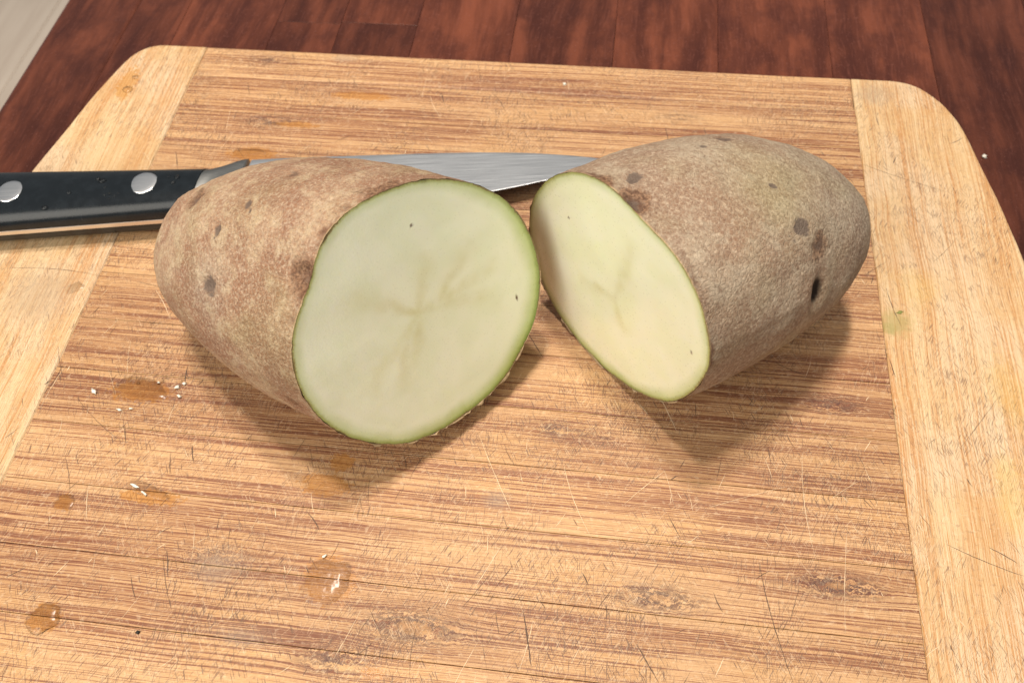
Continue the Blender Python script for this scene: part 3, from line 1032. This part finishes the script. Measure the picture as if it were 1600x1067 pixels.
def drop(x, y, z, rx, ry, h, label, group, rot=0.0, seed=None):
    o = link('water_drop', drop_mesh(rx / 1000, ry / 1000, h / 1000, seed if seed is not None else x * .37), M['water'])
    o.location = (x / 1000, y / 1000, z)
    o.rotation_euler = (0, 0, rot)
    tag(o, label, 'water drop', group)
    return o


BZ = .00009
drop(-114.3, -99.4, BZ, 4.6, 3.8, 1.0, 'round clear water drop near the front left corner of the picture', 'water drops on the board', .6)
drop(-40.5, -81.5, BZ, 7.0, 6.0, 1.0, 'largest water puddle on the bare bamboo in front of the left potato half', 'water drops on the board', .5, 2.2)
drop(-113.5, -29.0, BZ, 9.5, 4.2, .8, 'wide thin water smear on the board left of the left potato half', 'water drops on the board', -.1, 5.1)
drop(-99.0, -61.0, BZ, 7.5, 2.0, .4, 'narrow streak of water on the bamboo at the left, between two other wet spots', 'water drops on the board', -.25, 7.7)
drop(-122.4, -67.3, BZ, 3.2, 2.8, .45, 'small water drop at the left beside the narrow streak of water', 'water drops on the board', .2, 1.2)
drop(-108.5, 74.0, BZ, 6.5, 1.8, .4, 'water streak on the bamboo just behind the knife bolster', 'water drops on the board', .05, 4.0)
drop(-167.5, 103.9, BZ, 2.2, 1.8, .7, 'water drop on the left end strip near the back corner', 'water drops on the board', .05, 3.0)
drop(-167.0, 111.0, BZ, 1.3, 1.0, .5, 'tiny water drop on the left end strip nearest the back corner', 'water drops on the board', .05, 3.4)
drop(-150.0, 7.0, BZ, 3.0, 2.2, .4, 'faint water drop beside the left seam below the knife handle', 'water drops on the board', .4, 3.9)
rng = random.Random(21)
for i in range(26):
    x, y = rng.gauss(-108, 7), rng.gauss(-22.5, 2.2)
    drop(x, y, BZ, rng.uniform(.25, .7), rng.uniform(.25, .6), rng.uniform(.2, .45), 'tiny water bead sprinkled along the back of the thin water smear', 'tiny beads beside the water smear', 0, i * 1.3)


def handle_top(x, y):
    yc, w, h = (near_y(x) + far_y(x)) / 2, (far_y(x) - near_y(x)) / 2, .0080
    f = min(.98, abs((y - yc) / w))
    return ZM + .0013 + (h - .0013) * (1 - f ** 2.7) ** (1 / 2.7)


for (px, py, r) in ((-.1460, .0412, 1.2), (-.1480, .0420, .7), (-.1555, .0350, .8), (-.1620, .0285, 1.0), (-.1415, .0360, .7), (-.1395, .0350, .6), (-.1430, .0352, .5), (-.1408, .0340, .5),
                    (-.1205, .0450, .9), (-.1210, .0425, .8), (-.1385, .0363, .5), (-.1235, .0452, .5), (-.1440, .0385, .5)):
    o = drop(px * 1000, py * 1000, handle_top(px, py) - .00015, r * 1.15, r * .9, r * .75, 'tiny water bead on the black knife handle', 'water beads on the knife handle', .3, px * 3000)
for (px, py, r) in ((-187.5, 73, 1.6), (-190.2, 70.5, .9), (-185, 77.5, .8), (-192, 72, .6), (-184.5, 83, .5)):
    drop(px - 8, py - 6.5, TZ + .00005, r, r * .8, r * .7, 'water bead on the dark table at the left edge of the board', 'water beads on the table', 0, px)


def bit(name, label, cat, x, y, z, sx, sy, sz, mat, rot=0, group=None, seed=0):
    bm = bmesh.new()
    bmesh.ops.create_icosphere(bm, subdivisions=2, radius=1.0)
    for v in bm.verts:
        k_ = 1 + .8 * mnoise.noise(v.co * 1.5 + Vector((seed, 0, 0)))
        v.co = Vector((v.co.x * sx * k_, v.co.y * sy * k_, max(-.35, v.co.z) * sz * k_ + .35 * sz)) / 1000
    me = bpy.data.meshes.new(name)
    bm.to_mesh(me)
    bm.free()
    o = link(name, me, M[mat])
    o.location = (x / 1000, y / 1000, z)
    o.rotation_euler = (0, 0, rot)
    tag(o, label, cat, group)


bit('crumb', 'white crumb on the dark table beside the right edge of the board', 'crumb', 168.5, 112.5, TZ + .0001, .9, .8, .7, 'crumb')
bit('crumb', 'small white crumb on the bamboo near the back edge of the board', 'crumb', 6.0, 119.8, .0001, .75, .6, .5, 'crumb', 0, None, 3)
bit('speck', 'tiny black speck on the bare bamboo at the front left', 'speck', -87.5, -100.2, .0001, .55, .5, .4, 'speck', 0, None, 5)
bit('herb_fleck', 'small green fleck on the right end strip beside the seam', 'fleck', 121.0, 22.6, +.00008, .9, .5, .12, 'herb', .5, None, 8)

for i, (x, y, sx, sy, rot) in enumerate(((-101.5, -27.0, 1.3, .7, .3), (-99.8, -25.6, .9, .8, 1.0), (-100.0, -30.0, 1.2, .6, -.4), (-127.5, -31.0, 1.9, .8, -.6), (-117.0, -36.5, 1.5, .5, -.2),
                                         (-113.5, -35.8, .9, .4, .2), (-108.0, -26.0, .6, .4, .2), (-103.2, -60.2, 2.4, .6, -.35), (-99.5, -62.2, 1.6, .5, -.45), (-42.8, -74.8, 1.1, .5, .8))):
    lb, gp = (('tiny white bit made for a glint in the thin water smear left of the potato', 'white glint bits in the water smear') if i < 7 else
              ('tiny white bit made for a glint in the narrow streak of water at the left', 'white glint bits in the narrow streak') if i < 9 else
              ('tiny white bit made for a glint at the back of the largest water puddle', None))
    bit('glint_bit', lb, 'glint bit', x, y, .0004, sx * .65, sy * .7, .35, 'crumb', rot, gp, i * 2.7)  # white bits modelled in place of glints on the wet spots
